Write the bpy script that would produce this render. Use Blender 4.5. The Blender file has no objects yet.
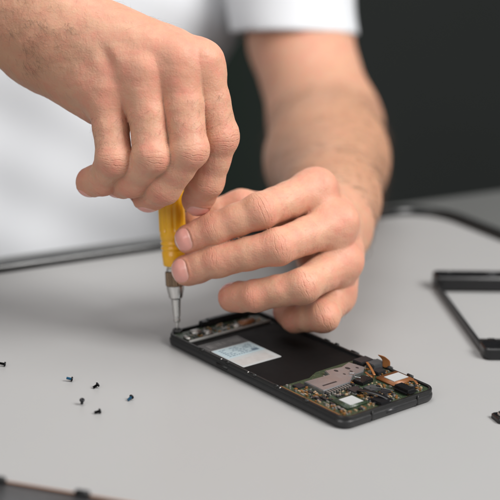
import bpy, bmesh, math, random
import numpy as np
from mathutils import Vector, Matrix
random.seed(7)
RNG = np.random.default_rng(11)
FINE = 0.6          # grid step of the hands, mm
COARSE = 3.0        # grid step of arms and torso, mm

scene = bpy.context.scene
COL = scene.collection
rad = math.radians

# ------------------------------------------------------------------ camera
TH = 0.0072                                   # phone thickness
PITCH, ROLL, DIST = rad(17.5), rad(3.0), 0.99017
FPX = 250/math.tan(rad(10))
fwd = np.array([0, math.cos(PITCH), -math.sin(PITCH)])
R0 = np.array([1.0, 0, 0]); U0 = np.array([0, math.sin(PITCH), math.cos(PITCH)])
right = R0*math.cos(ROLL) + U0*math.sin(ROLL)
up = -R0*math.sin(ROLL) + U0*math.cos(ROLL)
CAM = -fwd*DIST + np.array([0, 0, TH])
M3 = np.stack([right, up, -fwd], 1)           # camera space -> world

cd = bpy.data.cameras.new("camera")
cam = bpy.data.objects.new("camera", cd); COL.objects.link(cam)
mw = Matrix([[*M3[i], CAM[i]] for i in range(3)] + [[0, 0, 0, 1]])
cam.matrix_world = mw
cd.sensor_width = 36; cd.angle = rad(20); cd.clip_start = 0.05; cd.clip_end = 50
cd.dof.use_dof = True; cd.dof.focus_distance = 0.775; cd.dof.aperture_fstop = 5.2
cd.dof.aperture_blades = 9
scene.camera = cam

def ground(px, py, z=0.0):
    d = fwd + right*(px-250)/FPX - up*(py-250)/FPX
    t = (z-CAM[2])/d[2]
    return CAM + d*t
D0 = float((ground(177, 330, TH)-CAM) @ fwd)*1000     # reference depth, mm

def K(px, py, dz):
    """point of the photo at dz mm in front of the screwdriver plane -> camera space mm"""
    dep = D0-dz
    return np.array([(px-250)/FPX*dep, -(py-250)/FPX*dep, -dep])
def to_world(P):
    return (np.asarray(P)/1000) @ M3.T + CAM

# ------------------------------------------------------------------ materials
def new_mat(name):
    m = bpy.data.materials.new(name); m.use_nodes = True
    nt = m.node_tree; nt.nodes.clear()
    out = nt.nodes.new('ShaderNodeOutputMaterial'); b = nt.nodes.new('ShaderNodeBsdfPrincipled')
    nt.links.new(b.outputs[0], out.inputs[0])
    return m, nt, b
def N(nt, typ, **kw):
    n = nt.nodes.new(typ)
    for k, v in kw.items():
        if k.startswith('i_'):
            n.inputs[int(k[2:])].default_value = v
        else: setattr(n, k, v)
    return n
def mth(nt, op, a, b=None, c=None, clamp=False):
    n = nt.nodes.new('ShaderNodeMath'); n.operation = op; n.use_clamp = clamp
    for i, x in enumerate((a, b, c)):
        if x is None: continue
        if isinstance(x, (int, float)): n.inputs[i].default_value = x
        else: nt.links.new(x, n.inputs[i])
    return n.outputs[0]
def mixc(nt, fac, a, b, blend='MIX'):
    n = nt.nodes.new('ShaderNodeMix'); n.data_type = 'RGBA'; n.blend_type = blend
    for i, x in ((0, fac), (6, a), (7, b)):
        if isinstance(x, (int, float)): n.inputs[i].default_value = x
        elif isinstance(x, tuple): n.inputs[i].default_value = (*x[:3], 1)
        else: nt.links.new(x, n.inputs[i])
    return n.outputs[2]
def noise(nt, scale, detail=3, coord=None, rough=.5):
    n = N(nt, 'ShaderNodeTexNoise'); n.inputs['Scale'].default_value = scale
    n.inputs['Detail'].default_value = detail; n.inputs['Roughness'].default_value = rough
    if coord is None:
        coord = N(nt, 'ShaderNodeNewGeometry').outputs['Position']
    nt.links.new(coord, n.inputs['Vector'])
    return n.outputs[0]
def bump(nt, b, h, strength=.3, dist=.0005):
    n = N(nt, 'ShaderNodeBump'); n.inputs['Strength'].default_value = strength
    n.inputs['Distance'].default_value = dist
    nt.links.new(h, n.inputs['Height']); nt.links.new(n.outputs[0], b.inputs['Normal'])
    return n
def mat(name, col, rough=.5, metal=0.0, nscale=900, namp=.12, bstr=.15, coat=0, spec=.5):
    m, nt, b = new_mat(name)
    b.inputs['Roughness'].default_value = rough; b.inputs['Metallic'].default_value = metal
    b.inputs['Coat Weight'].default_value = coat; b.inputs['Specular IOR Level'].default_value = spec
    nz = noise(nt, nscale, 4)
    f = mth(nt, 'MULTIPLY_ADD', nz, namp*2, 1-namp)
    c = N(nt, 'ShaderNodeVectorMath', operation='SCALE'); c.inputs[0].default_value = col[:3]
    nt.links.new(f, c.inputs['Scale']); nt.links.new(c.outputs[0], b.inputs['Base Color'])
    r2 = mth(nt, 'MULTIPLY_ADD', noise(nt, nscale*.3, 3), .25, rough-.12, clamp=True)
    nt.links.new(r2, b.inputs['Roughness'])
    if bstr: bump(nt, b, nz, bstr, .0002)
    return m

MT = {}
MT['black'] = mat('black_plastic', (.006, .006, .006), .42)
MT['black_matte'] = mat('black_matte', (.0035, .003, .003), .6, nscale=300, spec=.14)
MT['black_gloss'] = mat('black_gloss', (.006, .006, .007), .3)
MT['gunmetal'] = mat('gunmetal_frame', (.04, .04, .041), .32, .6, nscale=500)
MT['steel'] = mat('steel', (.70, .69, .67), .24, 1.0, nscale=200, namp=.04, bstr=0)
MT['steel_dull'] = mat('shield_steel', (.40, .40, .41), .36, .85, nscale=400)
MT['solder'] = mat('solder', (.42, .41, .39), .4, .85)
MT['gold'] = mat('gold_contact', (.42, .22, .08), .42, .8)
MT['copper'] = mat('copper_flex', (.20, .075, .024), .4, .15)
MT['flex_brown'] = mat('amber_flex', (.26, .10, .03), .38, .1)
MT['ferrule'] = mat('ferrule_bronze', (.30, .21, .14), .25, .95)
MT['chip'] = mat('chip_black', (.014, .014, .016), .4)
MT['chip2'] = mat('chip_grey', (.07, .072, .075), .35, .3)
MT['ceramic'] = mat('capacitor_tan', (.33, .24, .15), .5)
MT['white_label'] = mat('white_label', (.36, .37, .37), .5, namp=.05)
MT['blue_label'] = mat('blue_label', (.33, .41, .44), .5, nscale=500, namp=.10)
MT['grey_label'] = mat('grey_print', (.36, .345, .335), .45, nscale=300, namp=.2)
MT['ink'] = mat('printed_ink', (.09, .13, .17), .6)
MT['well_print'] = mat('well_print', (.055, .053, .053), .5)
MT['well_print2'] = mat('well_print_light', (.16, .155, .15), .5)
MT['silver_strip'] = mat('silver_strip', (.33, .325, .31), .4, .4)
MT['screw'] = mat('screw_black', (.02, .02, .022), .28, .8)
MT['screw_blue'] = mat('thread_lock_blue', (.015, .09, .17), .4)
MT['rim'] = mat('black_rim', (.010, .011, .011), .22, nscale=200, bstr=.05)

# green board with fine traces
def pcb_mat():
    m, nt, b = new_mat('circuit_board_green')
    pos = N(nt, 'ShaderNodeNewGeometry').outputs['Position']
    v = N(nt, 'ShaderNodeTexVoronoi'); v.inputs['Scale'].default_value = 900; v.distance = 'MANHATTAN'
    nt.links.new(pos, v.inputs['Vector'])
    n1 = noise(nt, 260, 4)
    c = mixc(nt, n1, (.012, .026, .014), (.038, .056, .030))
    pads = mth(nt, 'LESS_THAN', v.outputs['Distance'], .16)
    c2 = mixc(nt, mth(nt, 'MULTIPLY', pads, .8), c, (.55, .38, .18))
    nt.links.new(c2, b.inputs['Base Color']); b.inputs['Roughness'].default_value = .35
    bump(nt, b, v.outputs['Distance'], .4, .0002)
    return m
MT['pcb'] = pcb_mat()

def yellow_mat():
    m, nt, b = new_mat('yellow_plastic')
    n1 = noise(nt, 60, 3)
    nt.links.new(mixc(nt, n1, (.84, .42, .010), (.90, .50, .015)), b.inputs['Base Color'])
    b.inputs['Roughness'].default_value = .3
    b.inputs['Subsurface Weight'].default_value = .25; b.inputs['Subsurface Scale'].default_value = .003
    b.inputs['Subsurface Radius'].default_value = (1, .7, .1)
    b.inputs['Coat Weight'].default_value = .25; b.inputs['Coat Roughness'].default_value = .2
    bump(nt, b, noise(nt, 1500, 2), .06, .0002)
    return m
MT['yellow'] = yellow_mat()

def table_mat(name, col):
    m, nt, b = new_mat(name)
    n1 = noise(nt, 2500, 2); n2 = noise(nt, 6, 4)
    lo = tuple(x*.94 for x in col); hi = tuple(x*1.05 for x in col)
    c = mixc(nt, n1, lo, hi)
    c = mixc(nt, mth(nt, 'MULTIPLY', n2, .22), c, tuple(x*.80 for x in col))
    # tiny dust specks
    pos = N(nt, 'ShaderNodeNewGeometry').outputs['Position']
    v = N(nt, 'ShaderNodeTexVoronoi'); v.inputs['Scale'].default_value = 70
    nt.links.new(pos, v.inputs['Vector'])
    sp = mth(nt, 'LESS_THAN', v.outputs['Distance'], .014)
    c = mixc(nt, mth(nt, 'MULTIPLY', sp, .35), c, tuple(x*.45 for x in col))
    nt.links.new(c, b.inputs['Base Color'])
    nt.links.new(mth(nt, 'MULTIPLY_ADD', noise(nt, 14, 4), .16, .38), b.inputs['Roughness'])
    bump(nt, b, n1, .12, .0002)
    return m
MT['table'] = table_mat('light_grey_laminate', (.325, .324, .322))
MT['desk'] = table_mat('grey_desk', (.115, .118, .115))

def cloth_mat():
    m, nt, b = new_mat('white_cotton')
    c = mixc(nt, noise(nt, 1800, 2), (.56, .575, .60), (.65, .665, .69))
    nt.links.new(c, b.inputs['Base Color']); b.inputs['Roughness'].default_value = .9
    b.inputs['Sheen Weight'].default_value = .2
    bump(nt, b, noise(nt, 2600, 2), .3, .0003)
    return m
MT['cloth'] = cloth_mat()

def wall_mat():
    m, nt, b = new_mat('dark_wall')
    pos = N(nt, 'ShaderNodeNewGeometry').outputs['Position']
    c = mixc(nt, noise(nt, 1.4, 2), (.022, .026, .0245), (.044, .051, .048))
    sx = N(nt, 'ShaderNodeSeparateXYZ'); nt.links.new(pos, sx.inputs[0])
    c = mixc(nt, mth(nt, 'MULTIPLY_ADD', sx.outputs[0], -2.2, .55, clamp=True), c, (.007, .022, .012))
    nt.links.new(c, b.inputs['Base Color']); b.inputs['Roughness'].default_value = .8
    bump(nt, b, noise(nt, 120, 3), .2, .001)
    return m
MT['wall'] = wall_mat()

def skin_mat():
    m, nt, b = new_mat('skin')
    pos = N(nt, 'ShaderNodeNewGeometry').outputs['Position']
    at = N(nt, 'ShaderNodeAttribute', attribute_name='joint')        # s, l (mm), weight
    sep = N(nt, 'ShaderNodeSeparateXYZ'); nt.links.new(at.outputs['Vector'], sep.inputs[0])
    s, l, w = sep.outputs
    tn = N(nt, 'ShaderNodeAttribute', attribute_name='tone')         # redness, hairy, dorsal
    st = N(nt, 'ShaderNodeSeparateXYZ'); nt.links.new(tn.outputs['Vector'], st.inputs[0])
    red, deep, dors = st.outputs
    # base tone
    n_big = noise(nt, 28, 4); n_mid = noise(nt, 130, 4, rough=.6); n_fine = noise(nt, 900, 3)
    c = mixc(nt, n_big, (.485, .25, .155), (.655, .395, .27))
    c = mixc(nt, mth(nt, 'MULTIPLY', mth(nt, 'SUBTRACT', n_mid, .42, clamp=True), 2.2, clamp=True), c, (.61, .235, .17))
    c = mixc(nt, mth(nt, 'MULTIPLY', red, .62, clamp=True), c, (.60, .20, .145))
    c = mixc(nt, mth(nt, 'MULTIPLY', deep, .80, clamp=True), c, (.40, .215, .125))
    c = mixc(nt, mth(nt, 'MULTIPLY', n_fine, .12), c, (.40, .17, .11))
    # knuckle wrinkles
    warp = mth(nt, 'MULTIPLY_ADD', noise(nt, 260, 3), 3.2, -1.6)
    l2 = mth(nt, 'MULTIPLY', l, l)
    sw = mth(nt, 'MULTIPLY', s, mth(nt, 'MULTIPLY_ADD', l2, .012, 1.0))
    sw = mth(nt, 'ADD', sw, warp)
    cs = mth(nt, 'COSINE', mth(nt, 'MULTIPLY', sw, 2.1))
    ln = mth(nt, 'POWER', mth(nt, 'MAXIMUM', cs, 0.0), 5.0)
    cs2 = mth(nt, 'COSINE', mth(nt, 'MULTIPLY', sw, 4.6))
    ln = mth(nt, 'ADD', ln, mth(nt, 'MULTIPLY', mth(nt, 'POWER', mth(nt, 'MAXIMUM', cs2, 0.0), 3.0), .35))
    brk = mth(nt, 'MULTIPLY', mth(nt, 'SUBTRACT', noise(nt, 330, 2), .36, clamp=True), 4.0, clamp=True)
    groove = mth(nt, 'MULTIPLY', mth(nt, 'MULTIPLY', ln, w), brk)
    c = mixc(nt, mth(nt, 'MULTIPLY', groove, .20, clamp=True), c, (.38, .13, .085))
    nt.links.new(c, b.inputs['Base Color'])
    # micro relief : stretched cells + fine lines
    v = N(nt, 'ShaderNodeTexVoronoi'); v.inputs['Scale'].default_value = 950; v.feature = 'F1'
    wp = N(nt, 'ShaderNodeVectorMath', operation='ADD'); nt.links.new(pos, wp.inputs[0])
    nv = N(nt, 'ShaderNodeTexNoise'); nv.inputs['Scale'].default_value = 300; nt.links.new(pos, nv.inputs['Vector'])
    sc = N(nt, 'ShaderNodeVectorMath', operation='SCALE'); nt.links.new(nv.outputs['Color'], sc.inputs[0]); sc.inputs['Scale'].default_value = .0012
    nt.links.new(sc.outputs[0], wp.inputs[1]); nt.links.new(wp.outputs[0], v.inputs['Vector'])
    h = mth(nt, 'MULTIPLY', v.outputs['Distance'], -.22)
    h = mth(nt, 'ADD', h, mth(nt, 'MULTIPLY', n_fine, .28))
    h = mth(nt, 'ADD', h, mth(nt, 'MULTIPLY', noise(nt, 330, 3), .30))
    h = mth(nt, 'SUBTRACT', h, mth(nt, 'MULTIPLY', groove, .60))
    bump(nt, b, h, .85, .00050)
    nt.links.new(mth(nt, 'MULTIPLY_ADD', n_mid, .22, .44), b.inputs['Roughness'])
    b.inputs['Specular IOR Level'].default_value = .42
    b.inputs['Subsurface Weight'].default_value = .6
    b.inputs['Subsurface Radius'].default_value = (1.0, .32, .16)
    b.inputs['Subsurface Scale'].default_value = .0020
    return m
MT['skin'] = skin_mat()

def nail_mat():
    m, nt, b = new_mat('fingernail')
    at = N(nt, 'ShaderNodeAttribute', attribute_name='nail')         # t along, s across
    sep = N(nt, 'ShaderNodeSeparateXYZ'); nt.links.new(at.outputs['Vector'], sep.inputs[0])
    t, s, e = sep.outputs
    tip = mth(nt, 'MULTIPLY', mth(nt, 'SUBTRACT', t, .87, clamp=True), 14.0, clamp=True)
    lun = mth(nt, 'MULTIPLY', mth(nt, 'SUBTRACT', .20, t, clamp=True), 4.0, clamp=True)
    c = mixc(nt, noise(nt, 180, 3), (.72, .30, .25), (.80, .40, .34))
    c = mixc(nt, mth(nt, 'MULTIPLY', lun, .6), c, (.78, .52, .43))
    c = mixc(nt, mth(nt, 'MULTIPLY', tip, .7), c, (.84, .70, .60))
    nt.links.new(c, b.inputs['Base Color']); b.inputs['Roughness'].default_value = .22
    b.inputs['Subsurface Weight'].default_value = .25; b.inputs['Subsurface Scale'].default_value = .002
    b.inputs['Subsurface Radius'].default_value = (1, .4, .25)
    rid = mth(nt, 'SINE', mth(nt, 'MULTIPLY', s, 40.0))
    bump(nt, b, mth(nt, 'ADD', mth(nt, 'MULTIPLY', rid, .1), noise(nt, 500, 2)), .18, .0002)
    return m
MT['nail'] = nail_mat()
MT['hair'] = mat('hair_brown', (.07, .035, .018), .5, bstr=0)

# ------------------------------------------------------------------ object helpers
def link(o, parent=None):
    COL.objects.link(o)
    if parent is not None: o.parent = parent
    return o
def tag(o, label=None, cat=None, group=None, kind=None):
    for k, v in (('label', label), ('category', cat), ('group', group), ('kind', kind)):
        if v: o[k] = v
    return o
def empty(name, loc=(0, 0, 0), rz=0.0, **kw):
    o = bpy.data.objects.new(name, None); o.location = loc; o.rotation_euler = (0, 0, rz)
    o.empty_display_size = .01
    link(o); return tag(o, **kw)
def obj_bm(name, bm, m, parent=None, smooth=True):
    me = bpy.data.meshes.new(name); bm.normal_update(); bm.to_mesh(me); bm.free()
    for mm in (m if isinstance(m, (list, tuple)) else [m]): me.materials.append(mm)
    me.polygons.foreach_set('use_smooth', [smooth]*len(me.polygons))
    o = bpy.data.objects.new(name, me)
    return link(o, parent)
def sharp(o, ang=35):
    me = o.data
    bm = bmesh.new(); bm.from_mesh(me)
    for e in bm.edges:
        if len(e.link_faces) == 2 and e.calc_face_angle(0) > rad(ang): e.smooth = False
    bm.to_mesh(me); bm.free()
    return o
def bx(bm, x0, x1, y0, y1, z0, z1, bev=0.0, mi=0, rz=0.0):
    """box given in mm (local), small bevel"""
    cx, cy, cz = (x0+x1)/2, (y0+y1)/2, (z0+z1)/2
    t = bmesh.new(); bmesh.ops.create_cube(t, size=1)
    bmesh.ops.scale(t, vec=((x1-x0), (y1-y0), (z1-z0)), verts=t.verts)
    if bev: bmesh.ops.bevel(t, geom=t.edges[:], offset=bev, segments=2, affect='EDGES')
    bmesh.ops.rotate(t, cent=(0, 0, 0), matrix=Matrix.Rotation(rz, 3, 'Z'), verts=t.verts)
    bmesh.ops.translate(t, vec=(cx, cy, cz), verts=t.verts)
    bmesh.ops.scale(t, vec=(.001,)*3, verts=t.verts)
    for f in t.faces: f.material_index = mi
    me = bpy.data.meshes.new('tmp'); t.to_mesh(me); t.free(); bm.from_mesh(me); bpy.data.meshes.remove(me)
def prism(bm, pts, z0, z1, mi=0, bev=0.0):
    t = bmesh.new()
    vs = [t.verts.new((x, y, z0)) for x, y in pts]
    f = t.faces.new(vs); 
    if f.normal.z > 0 or True: pass
    r = bmesh.ops.extrude_face_region(t, geom=[f])
    bmesh.ops.translate(t, vec=(0, 0, z1-z0), verts=[v for v in r['geom'] if isinstance(v, bmesh.types.BMVert)])
    bmesh.ops.recalc_face_normals(t, faces=t.faces)
    if bev: bmesh.ops.bevel(t, geom=[e for e in t.edges if abs(e.verts[0].co.z-z1) < 1e-6 and abs(e.verts[1].co.z-z1) < 1e-6], offset=bev, segments=2, affect='EDGES')
    bmesh.ops.scale(t, vec=(.001,)*3, verts=t.verts)
    for f in t.faces: f.material_index = mi
    me = bpy.data.meshes.new('tmp'); t.to_mesh(me); t.free(); bm.from_mesh(me); bpy.data.meshes.remove(me)
def rrect(x0, x1, y0, y1, r, n=6):
    P = []
    for cx, cy, a0 in ((x1-r, y1-r, 0), (x0+r, y1-r, 90), (x0+r, y0+r, 180), (x1-r, y0+r, 270)):
        for i in range(n+1):
            a = rad(a0+90*i/n); P.append((cx+r*math.cos(a), cy+r*math.sin(a)))
    return P
def loft(bm, rings, cap0=True, cap1=True, mis=None):
    """rings of (pts2d, z) in mm with equal count"""
    vv = [[bm.verts.new((x/1000, y/1000, z/1000)) for x, y in p] for p, z in rings]
    n = len(vv[0])
    for k in range(len(vv)-1):
        for i in range(n):
            f = bm.faces.new((vv[k][i], vv[k][(i+1) % n], vv[k+1][(i+1) % n], vv[k+1][i]))
            if mis: f.material_index = mis[k]
    if cap0: bm.faces.new(vv[0][::-1])
    if cap1: bm.faces.new(vv[-1])
def lathe(bm, prof, n=40, z0=0, flute=None, mi=0):
    rings = []
    for h, r in prof:
        row = []
        for i in range(n):
            a = 2*math.pi*i/n; rr = r
            if flute and flute[0] < h < flute[1]:
                rr = r - flute[3]*max(0, math.cos(a*flute[2]))**2
            row.append(bm.verts.new((rr*math.cos(a)/1000, rr*math.sin(a)/1000, h/1000)))
        rings.append(row)
    for k in range(len(rings)-1):
        for i in range(n):
            f = bm.faces.new((rings[k][i], rings[k][(i+1) % n], rings[k+1][(i+1) % n], rings[k+1][i])); f.material_index = mi
    bm.faces.new(rings[0][::-1]).material_index = mi; bm.faces.new(rings[-1]).material_index = mi

# ------------------------------------------------------------------ implicit surfaces
def cone(P, a, b, ra, rb, nrm=None, fl=1.0):
    a = np.asarray(a, np.float32); b = np.asarray(b, np.float32)
    ab = b-a; q = P-a
    t = np.clip((q @ ab)/max(float(ab @ ab), 1e-6), 0, 1)
    q = q - t[:, None]*ab
    if nrm is not None:
        q = q + (q @ nrm)[:, None]*nrm*(1/fl-1)
    return (np.sqrt(np.einsum('ij,ij->i', q, q)) - (ra+(rb-ra)*t)) * (1.0 if nrm is None else min(1, fl*1.15))
def smin(a, b, k):
    h = np.clip(.5+.5*(b-a)/k, 0, 1)
    return b+(a-b)*h - k*h*(1-h)
def nrmz(v):
    v = np.asarray(v, float); return (v/np.linalg.norm(v)).astype(np.float32)

def extract(fn, lo, hi, h):
    lo = np.asarray(lo, float); hi = np.asarray(hi, float)
    B = 8
    nb = np.maximum(1, np.ceil((hi-lo)/(h*B)).astype(int)); n = nb*B
    ctr = np.stack(np.meshgrid(*[(np.arange(nb[i])+.5)*B*h+lo[i]-h/2 for i in range(3)], indexing='ij'), -1).reshape(-1, 3).astype(np.float32)
    dc = fn(ctr)
    F = np.repeat(np.repeat(np.repeat(dc.reshape(nb), B, 0), B, 1), B, 2).astype(np.float32)
    act = np.nonzero(np.abs(dc) < B*h*.87*1.5+2)[0]
    off = np.stack(np.meshgrid(*[np.arange(B)]*3, indexing='ij'), -1).reshape(-1, 3)
    bi = np.stack(np.unravel_index(act, nb), 1)
    for c0 in range(0, len(act), 1500):
        idx = (bi[c0:c0+1500, None, :]*B + off[None]).reshape(-1, 3)
        d = fn((idx*h+lo).astype(np.float32))
        F[idx[:, 0], idx[:, 1], idx[:, 2]] = d
    S = F < 0
    cnt = np.zeros(tuple(n-1), np.int8)
    sl = [slice(0, -1), slice(1, None)]
    for i in (0, 1):
        for j in (0, 1):
            for k in (0, 1):
                cnt += S[sl[i], sl[j], sl[k]]
    cells = np.argwhere((cnt > 0) & (cnt < 8))
    cid = np.full(tuple(n-1), -1, np.int32)
    cid[cells[:, 0], cells[:, 1], cells[:, 2]] = np.arange(len(cells))
    V = np.zeros((len(cells), 3)); C = np.zeros(len(cells))
    cor = [(i, j, k) for i in (0, 1) for j in (0, 1) for k in (0, 1)]
    for p in cor:
        for ax in range(3):
            if p[ax]: continue
            q = list(p); q[ax] = 1
            fa = F[cells[:, 0]+p[0], cells[:, 1]+p[1], cells[:, 2]+p[2]]
            fb = F[cells[:, 0]+q[0], cells[:, 1]+q[1], cells[:, 2]+q[2]]
            mk = (fa < 0) != (fb < 0)
            t = np.where(mk, fa/np.where(mk, fa-fb, 1), 0)
            pt = cells + np.array(p)
            pt = pt.astype(float); pt[:, ax] += t
            V[mk] += pt[mk]; C[mk] += 1
    V = V/C[:, None]*h + lo
    quads = []
    for ax in range(3):
        a1, a2 = [(1, 2), (2, 0), (0, 1)][ax]
        s0 = [slice(None)]*3; s1 = [slice(None)]*3; s0[ax] = slice(0, -1); s1[ax] = slice(1, None)
        A, Bb = S[tuple(s0)], S[tuple(s1)]
        e = np.argwhere(A != Bb)
        e = e[(e[:, a1] > 0) & (e[:, a2] > 0) & (e[:, a1] < n[a1]-1) & (e[:, a2] < n[a2]-1)]
        ins = A[e[:, 0], e[:, 1], e[:, 2]]
        def cc(d1, d2):
            q = e.copy(); q[:, a1] -= d1; q[:, a2] -= d2
            return cid[q[:, 0], q[:, 1], q[:, 2]]
        q = np.stack([cc(1, 1), cc(0, 1), cc(0, 0), cc(1, 0)], 1)
        q[~ins] = q[~ins][:, ::-1]
        quads.append(q)
    Q = np.concatenate(quads)
    for _ in range(2):
        V, _n = project(fn, V, h)
    return V, Q, _n
def grad(fn, V, e):
    V = V.astype(np.float32); d0 = fn(V); g = np.zeros((len(V), 3))
    for i in range(3):
        o = np.zeros(3, np.float32); o[i] = e
        g[:, i] = (fn(V+o)-fn(V-o))/(2*e)
    return d0, g
def project(fn, V, h):
    d, g = grad(fn, V, h*.35)
    g2 = np.maximum((g*g).sum(1), .25)
    step = np.clip(d/g2, -h, h)
    V = V - g*step[:, None]
    return V, g/np.linalg.norm(g, axis=1, keepdims=True).clip(1e-6)
def compact(V, Q, keep_face, *attrs):
    Q = Q[keep_face]; u, inv = np.unique(Q, return_inverse=True)
    return (V[u], inv.reshape(Q.shape)) + tuple(a[u] for a in attrs)

def np_obj(name, V, Q, m, parent=None, attrs=None, world=True):
    me = bpy.data.meshes.new(name)
    W = to_world(V) if world else V
    Q = np.asarray(Q)
    me.vertices.add(len(W)); me.vertices.foreach_set('co', W.astype(np.float32).ravel())
    k = Q.shape[1]
    me.loops.add(Q.size); me.loops.foreach_set('vertex_index', Q.astype(np.int32).ravel())
    me.polygons.add(len(Q)); me.polygons.foreach_set('loop_start', np.arange(0, Q.size, k, dtype=np.int32))
    me.polygons.foreach_set('loop_total', np.full(len(Q), k, np.int32))
    me.polygons.foreach_set('use_smooth', np.ones(len(Q), bool))
    for an, av in (attrs or {}).items():
        a = me.attributes.new(an, 'FLOAT_VECTOR', 'POINT'); a.data.foreach_set('vector', av.astype(np.float32).ravel())
    me.update(calc_edges=True); me.validate()
    me.materials.append(m)
    o = bpy.data.objects.new(name, me)
    return link(o, parent)

# ------------------------------------------------------------------ the person's hands
# each finger: MCP, PIP, DIP, TIP as (px, py, dz, radius mm)
HL = dict(
    index=[(315, 190, 6, 12.0), (260, 211, 33, 10.3), (214, 229, 30, 9.3), (189, 239, 26, 8.4)],
    middle=[(336, 224, 12, 12.0), (277, 247, 36, 10.3), (217, 261, 29, 9.4), (186, 270, 23, 8.6)],
    ring=[(341, 262, 5, 11.6), (303, 286, 32, 10.1), (254, 296, 26, 9.1), (232, 297.5, 18, 8.3)],
    pinky=[(336, 294, -6, 10.8), (323, 316, 18, 9.4), (295, 318, 4, 8.4), (286, 311, -7, 7.7)],
    thumb=[(314, 216, -45, 15), (284, 214, -20, 12.5), (241, 207, -10, 10.5), (198, 222, -10, 9.3)])
HR = dict(
    index=[(200, 64, 60, 12.6), (219, 137, 52, 10.8), (207, 181, 40, 9.6), (197, 201, 28, 8.5)],
    middle=[(177, 62, 66, 12.8), (189, 150, 66, 10.5), (164, 187, 53, 9.7), (148, 197, 38, 8.6)],
    ring=[(144, 74, 65, 12.4), (152, 156, 67, 10.1), (132, 181, 52, 9.3), (118, 183, 40, 8.3)],
    pinky=[(108, 94, 58, 11.2), (114, 159, 62, 9.7), (103, 180, 48, 8.5), (90, 183, 38, 7.9)],
    thumb=[(85, 20, 26, 15), (148, 80, 14, 13), (172, 128, 6, 11), (176, 168, -1, 9.5)])
DORS_L = nrmz((.62, .45, .64)); DORS_R = nrmz((.12, .42, .90))

def build_hand(H, meta, extra, dors, bumps, webt):
    F = {}
    for n, js in H.items():
        F[n] = ([K(*j[:3]).astype(np.float32) for j in js], [j[3] for j in js])
    frames = []
    for n, (J, r) in F.items():
        for i in (1, 2):                                  # joint frames
            d1 = nrmz(J[i]-J[i-1]); d2 = nrmz(J[i+1]-J[i])
            ax = nrmz(d1+d2)
            bend = d1-d2
            dr = bend if np.linalg.norm(bend) > .25 else dors
            dr = nrmz(.6*nrmz(dr)+.6*dors) if n != 'thumb' else dors
            dr = nrmz(dr-ax*float(dr @ ax)); lt = np.cross(ax, dr)
            frames.append((n, i, J[i], ax, dr, lt, r[i]))
    webs = []; fi = dict(index=0, middle=1, ring=2, pinky=3)
    for (n1, n2), t in zip((('index', 'middle'), ('middle', 'ring'), ('ring', 'pinky')), webt):
        A1 = F[n1][0][0]*(1-t)+F[n1][0][1]*t; A2 = F[n2][0][0]*(1-t)+F[n2][0][1]*t
        B1 = F[n1][0][0]*.78+K(*meta[fi[n1]][0])*.22; B2 = F[n2][0][0]*.78+K(*meta[fi[n2]][0])*.22
        webs.append(((B1+dors*1.0).astype(np.float32), (B2+dors*1.0).astype(np.float32), 11.4))
        webs.append(((A1-dors*1.5).astype(np.float32), (A2-dors*1.5).astype(np.float32), 9.3))
    tend = []
    for (n, js), m in zip([q for q in H.items() if q[0] != 'thumb'], meta):
        a = K(*m[0])+dors*m[2]*.62; b = F[n][0][0]+dors*F[n][1][0]*.62
        tend.append(((a*.45+b*.55).astype(np.float32), b.astype(np.float32), 4.0, 5.0))
    def fn(P):
        tot = None
        for n, (J, r) in F.items():
            f = None
            for i in range(3):
                a, b, ra, rb = J[i], J[i+1], r[i], r[i+1]
                mid = (a+b)/2; wf = (.955, .95, .975)[i]
                d = cone(P, a, mid, ra, (ra+rb)/2*wf)
                d = smin(d, cone(P, mid, b, (ra+rb)/2*wf, rb), 2.0)
                f = d if f is None else smin(f, d, 2.6)
            # soft pad of the fingertip, palmar side
            js = [q for q in frames if q[0] == n and q[1] == 2][0]
            ax = nrmz(J[3]-J[2]); dr = nrmz(js[4]-ax*float(js[4] @ ax))
            pad = J[3]-dr*1.4-ax*1.5
            f = smin(f, cone(P, pad, J[3]-ax*6-dr*1.6, r[3]*.93, r[3]*.95), 3)
            tot = f if tot is None else smin(tot, f, .4)
        pal = None
        for a, b, ra, rb in meta:
            d = cone(P, K(*a), K(*b), ra, rb)
            pal = d if pal is None else smin(pal, d, 9)
        for wa, wb, wr in webs:
            pal = smin(pal, cone(P, wa, wb, wr, wr), 6)
        out = smin(tot, pal, 6.0)
        for ta, tb, t0, t1 in tend:
            out = smin(out, cone(P, ta, tb, t0, t1), 5.0)
        for a, rr, k in bumps:
            out = smin(out, cone(P, a, a+.01, rr, rr), k)
        for a, b, ra, rb, k in extra:
            out = smin(out, cone(P, K(*a), K(*b), ra, rb), k)
        return out
    return F, frames, fn

# right hand (left in picture, holds the handle)
metaR = [((58, 8, 46), (200, 64, 60), 16, 12.4), ((50, 22, 46), (177, 62, 66), 17, 12.8), ((45, 38, 43), (144, 74, 65), 17, 12.4),
         ((38, 52, 38), (108, 94, 58), 16, 11.6), ((38, 58, 28), (98, 104, 44), 17, 12), ((90, 40, 30), (165, 85, 36), 17, 14),
         ((85, 20, 26), (148, 80, 14), 17, 13)]
extraR = [((45, 27, 38), (-60, -20, 15), 28.5, 31, 14), ((-60, -20, 15), (-330, -140, -120), 31, 46, 10)]
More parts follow.
